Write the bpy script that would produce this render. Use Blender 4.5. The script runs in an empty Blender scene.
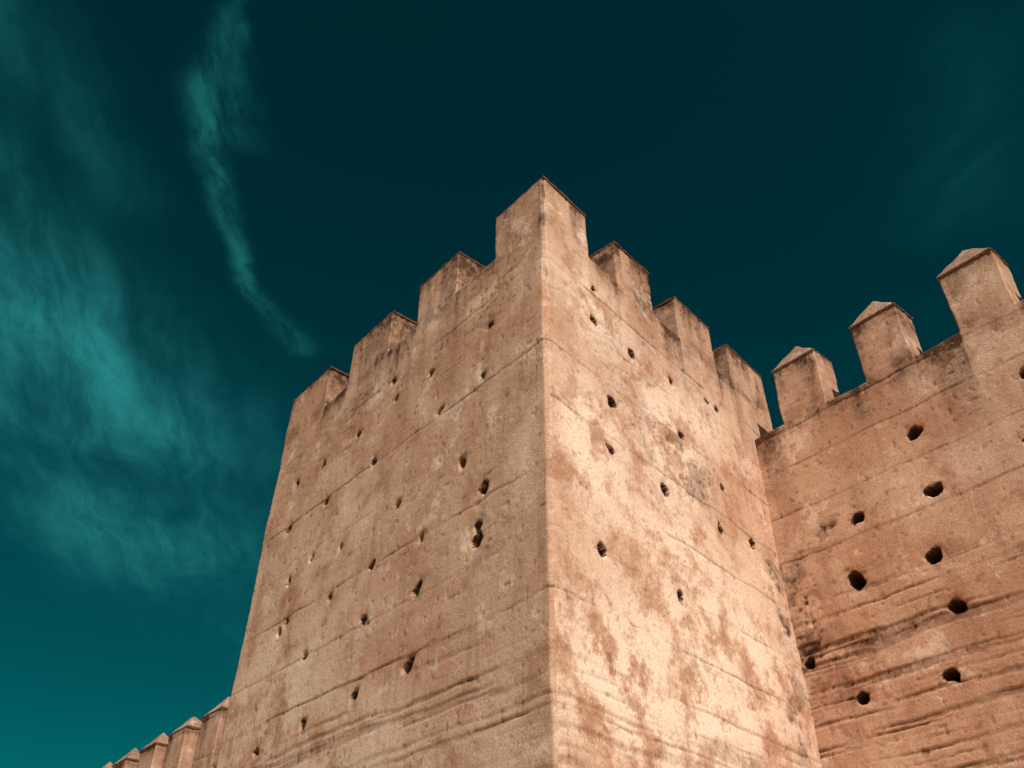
import bpy, numpy as np, math, random
from mathutils import Matrix, Vector
rng=np.random.default_rng(7); random.seed(7)
GZ=1.6   # eye height above the ground
scene=bpy.context.scene
scene.view_settings.view_transform='Standard'; scene.view_settings.look='None'; scene.view_settings.exposure=0

# ---------------------------------------------------------------- noise
TAB=[rng.random((256,256)) for _ in range(8)]
def vn(x,y,seed=0):
    t=TAB[seed%8]; x=x+seed*17.31; y=y+seed*5.77
    xi=np.floor(x).astype(int); yi=np.floor(y).astype(int); fx=x-xi; fy=y-yi
    fx=fx*fx*(3-2*fx); fy=fy*fy*(3-2*fy)
    a=t[xi%256,yi%256]; b=t[(xi+1)%256,yi%256]; c=t[xi%256,(yi+1)%256]; d=t[(xi+1)%256,(yi+1)%256]
    return (a*(1-fx)+b*fx)*(1-fy)+(c*(1-fx)+d*fx)*fy
def fbm(x,y,seed=0,o=4):
    s=0;A=1;T=0
    for k in range(o):
        s=s+A*vn(x*2**k,y*2**k,seed+k); T+=A; A*=.5
    return s/T
def ss(a,b,x):
    t=np.clip((x-a)/(b-a),0,1); return t*t*(3-2*t)

# ---------------------------------------------------------------- layout (metres)
a_,b_=.866,.736
uL=np.array([-math.cos(a_),math.sin(a_),0.]); uR=np.array([math.sin(b_),math.cos(b_),0.])
nL=np.array([-uL[1],uL[0],0.]); nL = nL if nL[1]<0 else -nL
nR=np.array([uR[1],-uR[0],0.])
nR = nR if nR[0]>0 else -nR
C0=np.array([.523,10.,GZ])
ZT=12.313; HM=1.076; BAT=.007
ZW=11.393; HW=1.276; WR=6.474
ML=[(0,1.26),(2.37,3.61),(4.56,6.02),(6.97,8.59)]
MR=[(0,1.16),(2.04,3.13),(4.04,5.30),(6.01,7.47)]
holesL="135,975,5 293,974,5 421,1030,5 147,877,5 257,872,5 524,962,5 192,735,7 455,864,6 649,955,5 757,961,5 137,663,7 362,737,6 616,854,5 152,591,9 148,612,7 286,646,6 528,727,6 756,854,5 420,647,6 711,724,5 283,560,8 545,636,5 423,557,7 713,628,5 292,452,9 425,441,7 572,429,7 719,422,6 405,978,4 630,745,4 690,640,4 600,550,4"
holesR="122,980,6 225,976,6 351,985,5 505,1009,5 150,830,9 122,1051,3 357,873,6 140,734,5 283,727,8 471,822,6 440,726,6 554,745,7 106,555,8 288,552,8 470,1010,4"
holesW="305,868,9 309,759,12 275,654,11 170,764,11 140,658,14 288,561,11 246,467,10 100,470,10 25,552,9 498,885,7 470,770,9 455,655,10"
def ph(s): return [tuple(float(q) for q in h.split(',')) for h in s.split()]
holesL,holesR,holesW=ph(holesL),ph(holesR),ph(holesW)
SEAMS=[10.35,9.45,8.6,7.56,6.47,5.5,4.65,3.9,3.26,2.5,1.7,.8,0,-.8]
SEAMW=[10.0,9.2,8.25,7.35,6.4,5.55,4.75,4.0,3.2,2.4,1.6,.8,0,-.8]

def height(u,z,seed,holes,seams,zones,pale,strat_top,samp,cren,merl,ztop):
    h=(fbm(u*.5,z*.5,seed,3)-.5)*.06+(fbm(u*2.4,z*2.4,seed+1,4)-.5)*.013
    rough=ss(.5,.75,fbm(u*.6,z*.9,seed+3,3))
    h+=(fbm(u*11,z*11,seed+2,3)-.5)*(.003+.006*rough)
    dirt_shade=np.zeros_like(u)
    rr=np.random.default_rng(seed+100)
    zz=z+(fbm(u*.7,z*0+3,seed+5,3)-.5)*.07+(fbm(u*6,z*0+3,seed+2,3)-.5)*.02
    for k,zl in enumerate(seams):
        dz=zz-zl
        amp=(.22+1.1*ss(.38,.65,fbm(u*1.3,u*0+k*3.3,seed+4,4)))*(1. if k%2==0 else .65)
        g=np.exp(-(dz/.015)**2)
        h-=.010*amp*g; dirt_shade+=.50*amp*g
        h+=rr.uniform(-.009,.009)*ss(-.02,.02,dz)
        zt=zl; zb=seams[k+1] if k+1<len(seams) else zl-.9
        x=rr.uniform(0,3)
        while x<12:
            m=(zz<zt)&(zz>zb)
            g=np.exp(-((u-x+(fbm(z*3,z*0+1,seed+6,2)-.5)*.03)/.014)**2)*m
            f=rr.uniform(.1,.7)
            h-=.006*f*g; dirt_shade+=.28*f*g
            x+=rr.uniform(2.3,4.2)
    st=fbm(u*.35,zz*13,seed+6,3)
    w=samp*ss(strat_top+.7,strat_top-.3,z+(fbm(u*.5,z*.5,seed+2,2)-.5)*1.5)
    w=w*(.5+.8*ss(.35,.65,fbm(u*1.1,z*2.5,seed+7,3)))
    line=ss(.54,.66,st)
    h-=line*(.0008+.008*w); dirt_shade+=line*(.04+.19*w)
    pn=fbm(u*9,z*9,seed+1,3); pz=rough*.25
    for (zu,zc,ru,rz,s) in zones:
        pz=pz+s*np.exp(-((u-zu)/ru)**2-((z-zc)/rz)**2)
    pz=np.clip(pz,0,1.3)
    p=ss(.72-.14*pz,.84-.12*pz,pn)*pz
    h-=.012*p; dirt_shade+=.35*p
    big=ss(.50,.62,fbm(u*2.1+4,z*2.6,seed+3,5))*np.clip(pz-.3,0,1)
    h-=.018*big; dirt_shade+=.70*big
    sp=ss(.86,.90,vn(u*14,z*14,seed+4))
    h-=.008*sp; dirt_shade+=.3*sp
    for k,(hu,hz,s) in enumerate(holes):
        hu/=100; hz/=100; r=.024+s*.0086
        m=(abs(u-hu)<r*5)&(abs(z-hz)<r*5)
        if not m.any(): continue
        fq=.75/r
        du=(u[m]-hu)*(.85+.3*((k*53)%10)/10)+(vn(u[m]*fq,z[m]*fq,seed+k)-.5)*r*.9; dz=(z[m]-hz)*(.85+.3*((k*37)%10)/10)+(vn(u[m]*fq,z[m]*fq,seed+k+3)-.5)*r*.9
        d=np.sqrt(du*du+dz*dz)
        halo=np.exp(-(d/(1.7*r))**2)*(.2+1.4*vn(u[m]*9,z[m]*9,k))
        core=1-ss(r*.86,r*1.03,d)
        h[m]+=-.028*halo-.6*core
        dirt_shade[m]+=.20*halo+3.*(1-ss(r*.95,r*1.1,d))  # hole interiors painted near black, standing in for the shade inside them
    ztl=np.full_like(u,cren)
    for (m0,m1) in merl: ztl=np.where((u>=m0-.001)&(u<=m1+.001),ztop,ztl)
    dd=np.maximum(ztl-z,0)
    stain=np.exp(-dd/.20)*(.15+.9*fbm(u*5,z*.8,seed+2,3))+np.exp(-dd/1.1)*.95*ss(.40,.68,fbm(u*2.6,z*.5,seed+5,4))
    # grime gathers along the foot of the merlons and on their edges
    dc=abs(z-cren)
    stain+=np.exp(-(dc/.22)**2)*.55*ss(.35,.65,fbm(u*3.,z*3.,seed+6,4))
    dirt_shade+=.80*stain
    pl=np.zeros_like(u)
    for (zu,zc,ru,rz,s) in pale:
        pl+=s*np.exp(-((u-zu)/ru)**2-((z-zc)/rz)**2)
    return h,np.clip(dirt_shade,0,4.),pl
def hc(z): return -.006-.02*(fbm(z*2.3,z*0+9,3,4)-.35)-.05*ss(.68,.8,fbm(z*1.3,z*0+2,5,3))-.012*ss(.5,.8,fbm(z*9,z*0+2,1,2))

def coords(breaks,steps):
    out=[breaks[0]]
    for (p,q,s) in zip(breaks[:-1],breaks[1:],steps):
        n=max(1,int(round((q-p)/s))); out+=list(p+(q-p)*np.arange(1,n+1)/n)
    return np.array(out)

def sheet(name,O,U,N,Nother,us,zs,merl,cren,ztop,args,depth=.7,cdepth=None,corner=False,width=None,batter=False,parent=None,mat=None):
    nu,nz=len(us),len(zs)
    u,z=np.meshgrid(us,zs,indexing='ij')
    h,dirt_shade,pale=height(u,z,*args,cren,merl,ztop)
    e=(BAT*(ZT-z)) if batter else 0*z
    P=O[None,None,:]+u[...,None]*U+z[...,None]*np.array([0,0,1.])
    wu=ss(0,.25,u) if corner else 1.
    sd=args[0]
    P=P+(U[None,None,:]*((fbm(u*1.7,z*1.7,sd+3,4)-.5)*.08*wu)[...,None])
    P[...,2]+=(fbm(u*1.5,z*1.5,sd+6,4)-.5)*.08*wu*ss(0,.4,ztop-z)
    if corner:
        f=np.exp(-(u/.028)**2); H=h*(1-f)+hc(z)*f
        P=P+N*(H+e)[...,None]+Nother*(hc(z)*f+e*(1-2*u/width))[...,None]
    else:
        P=P+N*(h+e)[...,None]
    uc=(us[:-1]+us[1:])/2; zc=(zs[:-1]+zs[1:])/2
    inm=np.zeros(nu-1,bool)
    for m0,m1 in merl: inm|=(uc>m0)&(uc<m1)
    K=(zc[None,:]<cren)|inm[:,None]
    idx=np.arange(nu*nz).reshape(nu,nz)
    q=np.stack([idx[:-1,:-1],idx[1:,:-1],idx[1:,1:],idx[:-1,1:]],-1)[K]
    if np.dot(np.cross(U,[0,0,1]),N)<0: q=q[:,::-1]
    V=[P.reshape(-1,3)]; F=[q]; D=[dirt_shade.ravel()]; L=[pale.ravel()]
    Kp=np.zeros((nu+1,nz+1),bool); Kp[1:-1,1:-1]=K
    edges=[]
    for i in range(nu):
        l=Kp[i,1:-1]; r=Kp[i+1,1:-1]
        if corner and i==0: continue
        for j in np.nonzero(l&~r)[0]: edges.append((idx[i,j],idx[i,j+1],0))
        for j in np.nonzero(~l&r)[0]: edges.append((idx[i,j],idx[i,j+1],1))
    for j in range(1,nz-1):
        lo=K[:,j-1]; up=K[:,j]
        for i in np.nonzero(lo&~up)[0]: edges.append((idx[i,j],idx[i+1,j],2))
    M=14
    vs=sorted(set([x for e_ in edges for x in e_[:2]])); mp={v_:k for k,v_ in enumerate(vs)}
    vs=np.array(vs); nb=len(vs); base=V[0][vs]; uu=u.ravel()[vs]; zv=z.ravel()[vs]
    dep=np.full(nb,depth)
    if corner: dep=np.where((zv>cren-.001)&(uu<merl[0][1]+.001)&(uu>merl[0][1]-.03),cdepth,dep)
    off=nu*nz
    for k in range(1,M+1):
        t=k/M; dd=dep*t
        lat=(fbm(dd*6+uu*3,zv*5,sd+2,4)-.5)*.03*min(1,k/3.)
        b=base-N*dd[:,None]
        b=b+U*lat[:,None]; b[:,2]+=(fbm(uu*5,dd*5+zv,sd+1,4)-.5)*.03*min(1,k/3.)
        V.append(b); D.append(np.minimum(D[0][vs]*.9+.2,.9)); L.append(L[0][vs]*.3)
    E=np.array(edges)
    A=np.array([mp[x] for x in E[:,0]]); B=np.array([mp[x] for x in E[:,1]])
    for k in range(M):
        if k==0: a0,b0=E[:,0],E[:,1]
        else: a0,b0=off+(k-1)*nb+A,off+(k-1)*nb+B
        a1,b1=off+k*nb+A,off+k*nb+B
        Q=np.stack([a0,b0,b1,a1],-1)
        for kind,ev,od in ((0,np.array([0,0,1.]),U),(1,np.array([0,0,1.]),-U),(2,U,np.array([0,0,1.]))):
            s=Q[E[:,2]==kind]
            if np.dot(np.cross(ev,-N),od)<0: s=s[:,::-1]
            F.append(s)
    V=np.concatenate(V); F=np.concatenate(F); D=np.concatenate(D); L=np.concatenate(L)
    used=np.zeros(len(V),bool); used[F.ravel()]=True
    remap=np.cumsum(used)-1; V=V[used]; D=D[used]; L=L[used]; F=remap[F]
    me=bpy.data.meshes.new(name)
    me.vertices.add(len(V)); me.vertices.foreach_set('co',V.ravel().astype(np.float32))
    me.loops.add(F.size); me.loops.foreach_set('vertex_index',F.ravel().astype(np.int32))
    me.polygons.add(len(F)); me.polygons.foreach_set('loop_start',(np.arange(len(F))*4).astype(np.int32))
    me.polygons.foreach_set('use_smooth',np.ones(len(F),bool))
    me.update(); me.validate()
    for nm,arr in(('dirt_shade',D),('pale',L)):
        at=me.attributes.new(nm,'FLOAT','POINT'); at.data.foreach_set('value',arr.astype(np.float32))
    ob=bpy.data.objects.new(name,me); scene.collection.objects.link(ob); me.materials.append(mat); ob.parent=parent
    return ob

# ---------------------------------------------------------------- materials
class NT:
    def __init__(s,nt): s.nt=nt
    def n(s,t,**k):
        x=s.nt.nodes.new(t)
        for a,b in k.items(): setattr(x,a,b)
        return x
    def set(s,sock,v):
        if isinstance(v,bpy.types.NodeSocket): s.nt.links.new(v,sock)
        else: sock.default_value=v
    def m(s,op,a,b=0.,c=None,clamp=False):
        x=s.n('ShaderNodeMath',operation=op,use_clamp=clamp); s.set(x.inputs[0],a); s.set(x.inputs[1],b)
        if c is not None: s.set(x.inputs[2],c)
        return x.outputs[0]
    def mr(s,v,a,b,c=0.,d=1.):
        x=s.n('ShaderNodeMapRange',interpolation_type='SMOOTHSTEP')
        for i,w in enumerate((v,a,b,c,d)): s.set(x.inputs[i],w)
        return x.outputs[0]
    def noise(s,vec,sc,det=5.,rough=.5,dist=0.):
        x=s.n('ShaderNodeTexNoise'); s.set(x.inputs['Vector'],vec)
        x.inputs['Scale'].default_value=sc; x.inputs['Detail'].default_value=det; x.inputs['Roughness'].default_value=rough; x.inputs['Distortion'].default_value=dist
        return x.outputs[0]
    def mapv(s,vec,sc,loc=(0,0,0)):
        x=s.n('ShaderNodeMapping'); s.set(x.inputs[0],vec); x.inputs['Scale'].default_value=sc; x.inputs['Location'].default_value=loc
        return x.outputs[0]
    def mix(s,f,a,b,bt='MIX'):
        x=s.n('ShaderNodeMix',data_type='RGBA',blend_type=bt); s.set(x.inputs[0],f)
        s.set(x.inputs[6],(*a,1) if isinstance(a,tuple) else a); s.set(x.inputs[7],(*b,1) if isinstance(b,tuple) else b)
        return x.outputs[2]
def earth_material(name,A,B,PALE,DIRT_SHADE,extra_dirt=0.):
    mt=bpy.data.materials.new(name); mt.use_nodes=True; nt=mt.node_tree; g=NT(nt); bs=nt.nodes['Principled BSDF']
    pos=g.n('ShaderNodeNewGeometry').outputs['Position']
    big=g.noise(pos,.6,5,.68,.4); fine=g.noise(pos,30.,3,.75)
    streak=g.noise(g.mapv(pos,(4,4,.4)),1.,3,.6)
    col=g.mix(g.mr(big,.38,.62),A,B)
    col=g.mix(g.m('MULTIPLY',g.mr(streak,.50,.70),.36),col,(A[0]*.66,A[1]*.58,A[2]*.52))
    ap=g.n('ShaderNodeAttribute',attribute_name='pale').outputs['Fac']
    ad=g.n('ShaderNodeAttribute',attribute_name='dirt_shade').outputs['Fac']
    ln=g.noise(g.mapv(pos,(1,1,1),(3,9,2)),1.35,7,.74)
    pm=g.m('MULTIPLY',ap,g.mr(ln,.42,.55,.05,1.),clamp=True)
    pm=g.m('MAXIMUM',pm,g.m('MULTIPLY',g.mr(ln,.55,.64),.55))
    col=g.mix(pm,col,PALE)
    mid=g.noise(g.mapv(pos,(1,1,1),(1,4,8)),7.,5,.74)
    br=g.m('MULTIPLY',g.mr(ln,.45,.36),.45)     # browner earth areas
    col=g.mix(br,col,(A[0]*.64,A[1]*.55,A[2]*.49))
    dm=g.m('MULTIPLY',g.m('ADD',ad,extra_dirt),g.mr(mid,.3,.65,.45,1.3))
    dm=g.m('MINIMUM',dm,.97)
    col=g.mix(dm,col,DIRT_SHADE)  # one dark tint for real dirt and for shade painted into the holes
    col=g.mix(g.m('MULTIPLY',g.mr(mid,.61,.73),.5),col,tuple(x*.42 for x in A))
    hs=g.n('ShaderNodeHueSaturation'); g.set(hs.inputs['Color'],col); g.set(hs.inputs['Value'],g.mr(fine,.3,.7,.80,1.15))
    g.set(bs.inputs['Base Color'],hs.outputs[0]); bs.inputs['Roughness'].default_value=.95
    bs.inputs['Specular IOR Level'].default_value=.1
    bp=g.n('ShaderNodeBump'); bp.inputs['Strength'].default_value=.6; bp.inputs['Distance'].default_value=.014
    g.set(bp.inputs['Height'],fine); nt.links.new(bp.outputs[0],bs.inputs['Normal'])
    return mt
A=(.53,.272,.172);B=(.65,.385,.265);PALE=(.90,.645,.50);DIRT_SHADE=(.085,.036,.020)
M_EARTH=earth_material('rammed_earth',A,B,PALE,DIRT_SHADE)
M_CAP=earth_material('cap_render',(.42,.225,.15),(.60,.37,.26),PALE,DIRT_SHADE,.12)
M_EDGE=earth_material('cap_edge_tile',(.15,.06,.034),(.20,.085,.05),(.30,.17,.11),DIRT_SHADE,.15)

# ---------------------------------------------------------------- tower
def empty(n):
    o=bpy.data.objects.new(n,None); scene.collection.objects.link(o); return o
tower=empty('fortress_tower'); wall=empty('crenellated_curtain_wall')
argsL=(11,holesL,SEAMS,[(1.45,5.95,.35,.5,.6),(.5,8.2,.6,.8,.45),(5,10.2,2.5,.6,.5),(1.5,10.4,1.5,.6,.6)],[(.5,6.8,.5,1.2,.4),(7.,5.,2.5,2.,.6),(4,2.8,3,1,.6),(5,8,2,1,.3)],3.9,1.2)
argsR=(23,holesR,SEAMS,[(3.5,7.9,1.2,.8,1.0),(6.2,6.2,.4,1.5,1.5),(5.9,4.2,.5,.6,1.),(2.,9.2,1.2,.7,.6),(5.2,9.2,.9,.8,.7)],[(.8,7.3,.7,1.,1.2),(3.,8.6,1.3,1.2,1.),(2.6,6.3,1.8,1.4,.8),(2,3.8,2.5,1.2,1.3),(5.,5.2,1.6,1.5,.8),(1.2,10,1,.8,1.),(4.5,9.6,1,.8,.7)],3.7,1.2)
zsT=coords([-1.6,1.8,ZT-HM,ZT-.012],[.3,.023,.023])
def ucoords(m,s,far): 
    br=[]
    for x,y in m: br+=[x,y]
    return coords(br,[s]*(len(br)-1))
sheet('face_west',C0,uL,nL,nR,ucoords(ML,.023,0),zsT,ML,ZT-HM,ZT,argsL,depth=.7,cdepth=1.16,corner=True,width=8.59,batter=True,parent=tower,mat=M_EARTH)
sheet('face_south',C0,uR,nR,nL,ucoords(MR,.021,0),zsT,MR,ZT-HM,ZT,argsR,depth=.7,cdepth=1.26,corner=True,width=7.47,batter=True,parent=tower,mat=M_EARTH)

def prism(name,pts,z0,z1,mat,parent):
    n=len(pts); me=bpy.data.meshes.new(name)
    v=[(p[0],p[1],z0+GZ) for p in pts]+[(p[0],p[1],z1+GZ) for p in pts]
    f=[tuple(range(n))[::-1],tuple(range(n,2*n))]+[(i,(i+1)%n,n+(i+1)%n,n+i) for i in range(n)]
    me.from_pydata(v,[],f); me.materials.append(mat); o=bpy.data.objects.new(name,me); scene.collection.objects.link(o); o.parent=parent
    import bmesh
    bm=bmesh.new(); bm.from_mesh(me); bmesh.ops.recalc_face_normals(bm,faces=bm.faces); bm.to_mesh(me); bm.free()
    return o
def XY(O,U,u,N,d): return (O+U*u-N*d)[:2]   # d = depth behind face
def T(l,r): return (C0+uL*l+uR*r)[:2]
I=.06
prism('core',[T(.7,.7),T(8.59-I,.7),T(8.59-I,7.47-I),T(.7,7.47-I)],-1.6,ZT-HM-.05,M_EARTH,tower)

def cap(name,O,U,Bd,u0,u1,d1,zt,parent,hgt=.42,d0=0.,ov=.018):
    """thin dark tile course and hipped cap over a merlon footprint u0..u1 x d0..d1"""
    import bmesh
    bm=bmesh.new()
    W=(u1-u0)+2*ov; Dp=(d1-d0)+2*ov
    nx,ny=16,12
    def pos(a,b,zz,j):
        p=O+U*(u0-ov+a*W)+Bd*(d0-ov+b*Dp)
        return Vector((p[0]+random.uniform(-j,j),p[1]+random.uniform(-j,j),zt+GZ+zz+random.uniform(-j,j)*.8))
    tslab=.042
    ring=[(i/nx,0) for i in range(nx)]+[(1,j/ny) for j in range(ny)]+[(1-i/nx,1) for i in range(nx)]+[(0,1-j/ny) for j in range(ny)]
    lo=[bm.verts.new(pos(a,b,-.004,.008)) for a,b in ring]; hi=[bm.verts.new(pos(a,b,tslab,.008)) for a,b in ring]
    n=len(ring)
    for i in range(n):
        f=bm.faces.new((lo[i],lo[(i+1)%n],hi[(i+1)%n],hi[i])); f.material_index=1
    f=bm.faces.new(lo[::-1]); f.material_index=1
    G={}
    ph_=random.random()*10
    nx2,ny2=20,16
    top=random.uniform(.9,.99)
    for i in range(nx2+1):
        for j in range(ny2+1):
            a,b=i/nx2,j/ny2
            hh=min(min(a,1-a)*2,min(b,1-b)*2,top)*hgt
            jz=(vn(np.array([a*5+ph_]),np.array([b*5.]),2)[0]-.5)*.05
            edge=(i in(0,nx2) or j in(0,ny2))
            G[i,j]=bm.verts.new(pos(a,b,tslab+(0 if edge else hh+jz),.004))
    for i in range(nx2):
        for j in range(ny2):
            f=bm.faces.new((G[i,j],G[i+1,j],G[i+1,j+1],G[i,j+1])); f.material_index=0; f.smooth=False
    bmesh.ops.recalc_face_normals(bm,faces=bm.faces)
    me=bpy.data.meshes.new(name); bm.to_mesh(me); bm.free()
    me.materials.append(M_CAP); me.materials.append(M_EDGE)
    at=me.attributes.new('dirt_shade','FLOAT','POINT'); at.data.foreach_set('value',np.array([.15+.2*random.random() for _ in me.vertices],dtype=np.float32))
    o=bpy.data.objects.new(name,me); scene.collection.objects.link(o); o.parent=parent

DEP=.7
prism('merlon_body',[T(I,I),T(1.26-I,I),T(1.26-I,1.16),T(I,1.16)],ZT-HM-.1,ZT-.01,M_EARTH,tower)
cap('merlon_cap',C0,uL,uR,0,1.26,1.16,ZT,tower,.5)
for (m0,m1) in ML[1:]:
    prism('merlon_body',[XY(C0,uL,m0+I,nL,I),XY(C0,uL,m1-I,nL,I),XY(C0,uL,m1-I,nL,DEP),XY(C0,uL,m0+I,nL,DEP)],ZT-HM-.1,ZT-.01,M_EARTH,tower)
    cap('merlon_cap',C0,uL,-nL,m0,m1,DEP,ZT,tower,.5)
for (m0,m1) in MR[1:]:
    prism('merlon_body',[XY(C0,uR,m0+I,nR,I),XY(C0,uR,m1-I,nR,I),XY(C0,uR,m1-I,nR,DEP),XY(C0,uR,m0+I,nR,DEP)],ZT-HM-.1,ZT-.01,M_EARTH,tower)
    cap('merlon_cap',C0,uR,-nR,m0,m1,DEP,ZT,tower,.5)
for (m0,m1) in ML[1:]:
    prism('merlon_body',[T(m0,7.47-DEP+.1),T(m1-.1,7.47-DEP+.1),T(m1-.1,7.40),T(m0,7.40)],ZT-HM-.1,ZT-.01,M_EARTH,tower)
for (m0,m1) in MR[1:3]:
    prism('merlon_body',[T(8.5-DEP,m0),T(8.5,m0),T(8.5,m1),T(8.5-DEP,m1)],ZT-HM-.1,ZT-.01,M_EARTH,tower)

# ---------------------------------------------------------------- curtain wall
uW=-uL; nW=nL; OW=C0+uR*WR
MW=[(.73,1.70),(2.54,3.47),(4.35,5.32)]
allM=list(MW)
for k in range(3,18): allM.append((.73+1.81*k,.73+1.81*k+.96))
argsW=(37,holesW,SEAMW,[(1.3,7.62,.8,.25,1.3),(.3,6.5,.4,1.5,.9),(1.5,5.,3,1.,.5),(2.5,9.9,2.5,.45,.6)],[(4.6,9.6,1.,.7,.5),(3.5,7.9,1.2,.5,.3)],6.0,1.9)
MA=[m for m in allM if m[1]<9.]
br=[-.15]
for m in MA: br+=list(m)
br.append(9.1)
usW=coords(br,[.023]*(len(br)-1))
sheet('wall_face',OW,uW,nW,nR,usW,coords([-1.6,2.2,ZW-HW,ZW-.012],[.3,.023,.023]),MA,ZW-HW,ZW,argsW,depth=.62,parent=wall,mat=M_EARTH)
MB=[m for m in allM if m[0]>9.1]
br=[9.1]
for m in MB: br+=list(m)
br.append(34.)
sheet('wall_face',OW,uW,nW,nR,coords(br,[.1]*(len(br)-1)),coords([-1.6,ZW-HW,ZW-.012],[.1,.1]),MB,ZW-HW,ZW,(38,[],SEAMW,[],[],5.,1.),depth=.62,parent=wall,mat=M_EARTH)
prism('core',[XY(OW,uW,.6,nW,.7),XY(OW,uW,34,nW,.7),XY(OW,uW,34,nW,1.6),XY(OW,uW,.6,nW,1.6)],-1.6,ZW-HW-.05,M_EARTH,wall)
prism('core',[XY(OW,uW,-1,nW,.1),XY(OW,uW,.55,nW,.6),XY(OW,uW,.55,nW,1.6),XY(OW,uW,-1,nW,1.6)],-1.6,ZW-HW-.06,M_EARTH,wall)
for (m0,m1) in allM:
    prism('merlon_body',[XY(OW,uW,m0+I,nW,I),XY(OW,uW,m1-I,nW,I),XY(OW,uW,m1-I,nW,.62),XY(OW,uW,m0+I,nW,.62)],ZW-HW-.1,ZW-.01,M_EARTH,wall)
    cap('merlon_cap',OW,uW,-nW,m0,m1,.62,ZW,wall,.56)

low=empty('crenellated_low_wall')
OB=np.array([0,0,GZ])-nL*8.25; ZB=6.5; HB=1.35
t0=float(np.dot(C0[:2],uL[:2]))+8.4
MC=[(20.2-.5+1.83*k,20.2+.5+1.83*k) for k in range(-2,16)]
MC=[m for m in MC if m[0]>t0+.1]
br=[t0]
for m in MC: br+=list(m)
br.append(MC[-1][1]+.8)
sheet('wall_face',OB,uL,nL,nR,coords(br,[.04]*(len(br)-1)),coords([-1.6,3.,ZB-HB,ZB-.012],[.2,.04,.04]),MC,ZB-HB,ZB,(39,[],SEAMW,[],[],5.,1.),depth=.62,parent=low,mat=M_EARTH)
prism('core',[XY(OB,uL,t0,nL,.5),XY(OB,uL,br[-1],nL,.5),XY(OB,uL,br[-1],nL,1.5),XY(OB,uL,t0,nL,1.5)],-1.6,ZB-HB-.05,M_EARTH,low)
for (m0,m1) in MC:
    prism('merlon_body',[XY(OB,uL,m0+I,nL,I),XY(OB,uL,m1-I,nL,I),XY(OB,uL,m1-I,nL,.62),XY(OB,uL,m0+I,nL,.62)],ZB-HB-.1,ZB-.01,M_EARTH,low)
    cap('merlon_cap',OB,uL,-nL,m0,m1,.62,ZB,low,.42)

# ---------------------------------------------------------------- ground
me=bpy.data.meshes.new('ground'); S=3000
me.from_pydata([(-S,-S,0),(S,-S,0),(S,S,0),(-S,S,0)],[],[(0,1,2,3)])
gr=bpy.data.objects.new('ground',me); scene.collection.objects.link(gr)
gm=bpy.data.materials.new('dry_earth'); gm.use_nodes=True; g=NT(gm.node_tree); bs=gm.node_tree.nodes['Principled BSDF']
pos=g.n('ShaderNodeNewGeometry').outputs['Position']
g.set(bs.inputs['Base Color'],g.mix(g.noise(pos,.3,2,.6),(.26,.16,.105),(.40,.27,.185))); bs.inputs['Roughness'].default_value=.95
me.materials.append(gm)

# ---------------------------------------------------------------- sun and sky
EL=math.radians(43); AZ=math.atan2(.31,-1.)   # from +Y towards +X
sd=Vector((math.sin(AZ)*math.cos(EL),math.cos(AZ)*math.cos(EL),math.sin(EL)))
sl=bpy.data.lights.new('sun','SUN'); sl.energy=5.; sl.angle=math.radians(.5); sl.color=(1,.94,.87)
so=bpy.data.objects.new('sun',sl); scene.collection.objects.link(so); so.rotation_euler=sd.to_track_quat('Z','Y').to_euler(); so.location=(0,-20,30)
w=bpy.data.worlds.new('World'); scene.world=w; w.use_nodes=True; nt=w.node_tree; g=NT(nt); bg=nt.nodes['Background']
w.cycles.sampling_method='MANUAL'; w.cycles.sample_map_resolution=256
sky=g.n('ShaderNodeTexSky',sky_type='NISHITA',sun_disc=False); sky.sun_elevation=EL; sky.sun_rotation=AZ
sky.ozone_density=3.
tc=g.n('ShaderNodeTexCoord').outputs['Generated']
sp=g.n('ShaderNodeSeparateXYZ'); g.set(sp.inputs[0],tc)
zc=g.m('MAXIMUM',sp.outputs[2],.03)
PX=g.m('DIVIDE',sp.outputs[0],zc); PY=g.m('DIVIDE',sp.outputs[1],zc)
cb=g.n('ShaderNodeCombineXYZ'); g.set(cb.inputs[0],PX); g.set(cb.inputs[1],PY)
P=cb.outputs[0]
def warp(P,sc,det,amp):
    wn=g.n('ShaderNodeTexNoise'); g.set(wn.inputs[0],P); wn.inputs['Scale'].default_value=sc; wn.inputs['Detail'].default_value=det; wn.inputs['Roughness'].default_value=.6
    wv=g.n('ShaderNodeVectorMath',operation='SUBTRACT'); g.set(wv.inputs[0],wn.outputs['Color']); wv.inputs[1].default_value=(.5,.5,.5)
    wm=g.n('ShaderNodeVectorMath',operation='MULTIPLY_ADD'); g.set(wm.inputs[0],wv.outputs[0]); wm.inputs[1].default_value=(amp,amp,0); g.set(wm.inputs[2],P)
    return wm.outputs[0]
PW=warp(P,3.5,5,.11)
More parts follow.
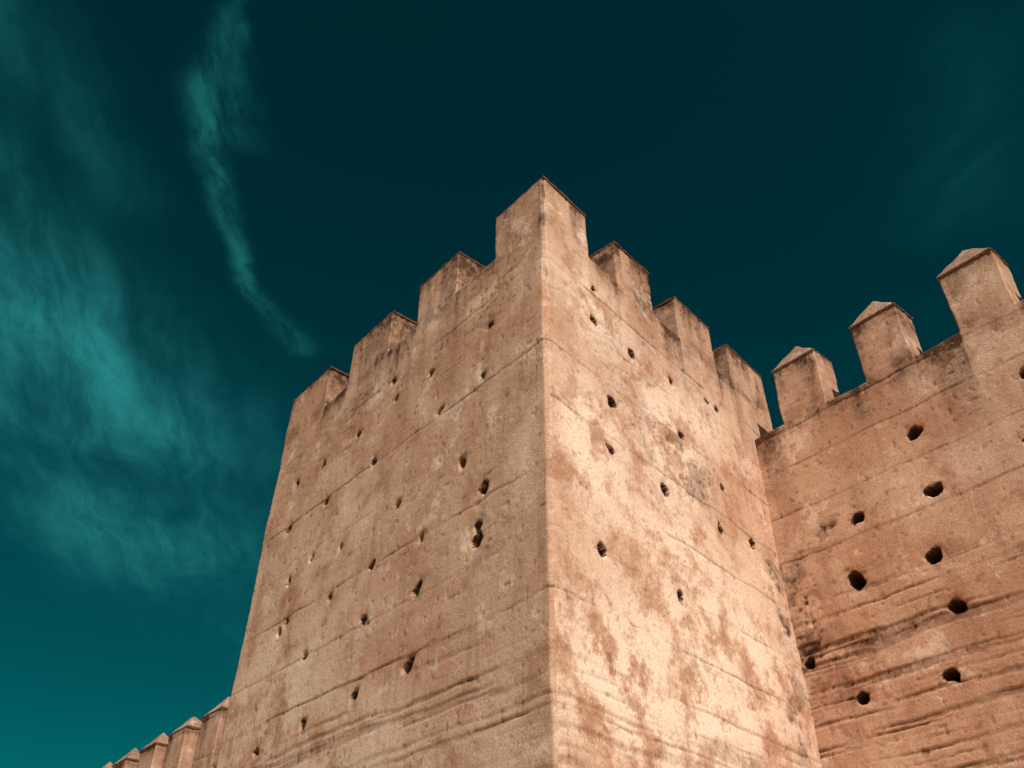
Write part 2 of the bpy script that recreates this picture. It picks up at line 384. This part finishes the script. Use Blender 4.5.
def seg(p,q,r0,r1,s0,s1,V=None):
    """soft band of cirrus along a line at cloud height, tapering from r0 to r1"""
    d=Vector((q[0]-p[0],q[1]-p[1],0)); L2=d.length_squared
    v=g.n('ShaderNodeVectorMath',operation='SUBTRACT'); g.set(v.inputs[0],V or PW); v.inputs[1].default_value=(p[0],p[1],0)
    dt=g.n('ShaderNodeVectorMath',operation='DOT_PRODUCT'); g.set(dt.inputs[0],v.outputs[0]); dt.inputs[1].default_value=d/L2
    t=g.m('MULTIPLY',dt.outputs['Value'],1.,clamp=True)
    sc=g.n('ShaderNodeVectorMath',operation='SCALE'); sc.inputs[0].default_value=d; g.set(sc.inputs['Scale'],t)
    df=g.n('ShaderNodeVectorMath',operation='DISTANCE'); g.set(df.inputs[0],v.outputs[0]); g.set(df.inputs[1],sc.outputs[0])
    x=g.m('DIVIDE',df.outputs['Value'],g.m('MULTIPLY_ADD',t,r1-r0,r0)); x=g.m('MULTIPLY',g.m('MULTIPLY',x,x),-1.)
    return g.m('MULTIPLY',g.m('EXPONENT',x),g.m('MULTIPLY_ADD',t,s1-s0,s0))
def chain(op,lst):
    acc=None
    for s_ in lst:
        o=seg(*s_); acc=o if acc is None else g.m(op,acc,o)
    return acc
wisp=chain('MAXIMUM',[((-.31,.54),(-.395,.68),.012,.024,.06,.34),((-.395,.68),(-.418,.84),.024,.019,.34,.34),((-.418,.84),(-.418,.99),.019,.013,.34,.40),((-.418,.99),(-.378,1.19),.013,.020,.40,.20),
 ((-.33,.60),(-.365,.74),.014,.03,.22,.16)])
mass=chain('ADD',[((-.62,.45),(-.56,.86),.055,.05,.30,.36),((-.74,.80),(-.70,1.15),.13,.15,.20,.26),((-.84,1.10),(-.66,1.45),.16,.15,.34,.36),((-1.05,1.3),(-.86,1.9),.32,.26,.34,.28),((-.86,1.9),(-.76,2.6),.24,.14,.18,.08),
 ((.55,.62),(.62,.85),.05,.08,.07,.11),((.70,.50),(.85,.8),.08,.1,.11,.08)])
def rotmap(V,ang,sc):
    r=g.n('ShaderNodeMapping'); g.set(r.inputs[0],V); r.inputs['Rotation'].default_value=(0,0,math.radians(ang)); r.inputs['Scale'].default_value=(1,1,1)
    return g.mapv(r.outputs[0],sc)
fib=g.noise(rotmap(PW,-12,(10,2.2,1)),1.,8,.66,.3); fib2=g.noise(g.mapv(PW,(3.,1.8,1),(4,2,0)),1.,5,.62)
fw=g.noise(rotmap(PW,5,(26,7,1)),1.,6,.7)
cl=g.m('MULTIPLY',mass,g.m('MULTIPLY',g.mr(fib,.30,.72,.30,1.3),g.mr(fib2,.34,.64,.30,1.15)))
cl=g.m('ADD',cl,g.m('MULTIPLY',wisp,g.m('MULTIPLY',g.mr(fw,.32,.66,.15,1.25),g.mr(fib2,.3,.6,.6,1.))))
cl=g.m('MINIMUM',cl,1.)
gm_=g.n('ShaderNodeGamma'); g.set(gm_.inputs[0],sky.outputs[0]); gm_.inputs[1].default_value=1.45
hs=g.n('ShaderNodeMix',data_type='RGBA',blend_type='MULTIPLY'); hs.inputs[0].default_value=1.
g.set(hs.inputs[6],gm_.outputs[0]); hs.inputs[7].default_value=(.002,.182,.098,1)
col=g.mix(cl,hs.outputs[2],(.28,3.0,2.95))
g.set(bg.inputs[0],col); bg.inputs[1].default_value=.10

# ---------------------------------------------------------------- camera
cd=bpy.data.cameras.new('camera'); cam=bpy.data.objects.new('camera',cd); scene.collection.objects.link(cam); scene.camera=cam
cd.sensor_width=36; cd.lens=889.24/1024*36; cd.clip_end=8000
cam.matrix_world=Matrix.Translation((0,0,GZ))@Matrix.Rotation(math.pi/2+.661,4,'X')@Matrix.Rotation(.007,4,'Z')
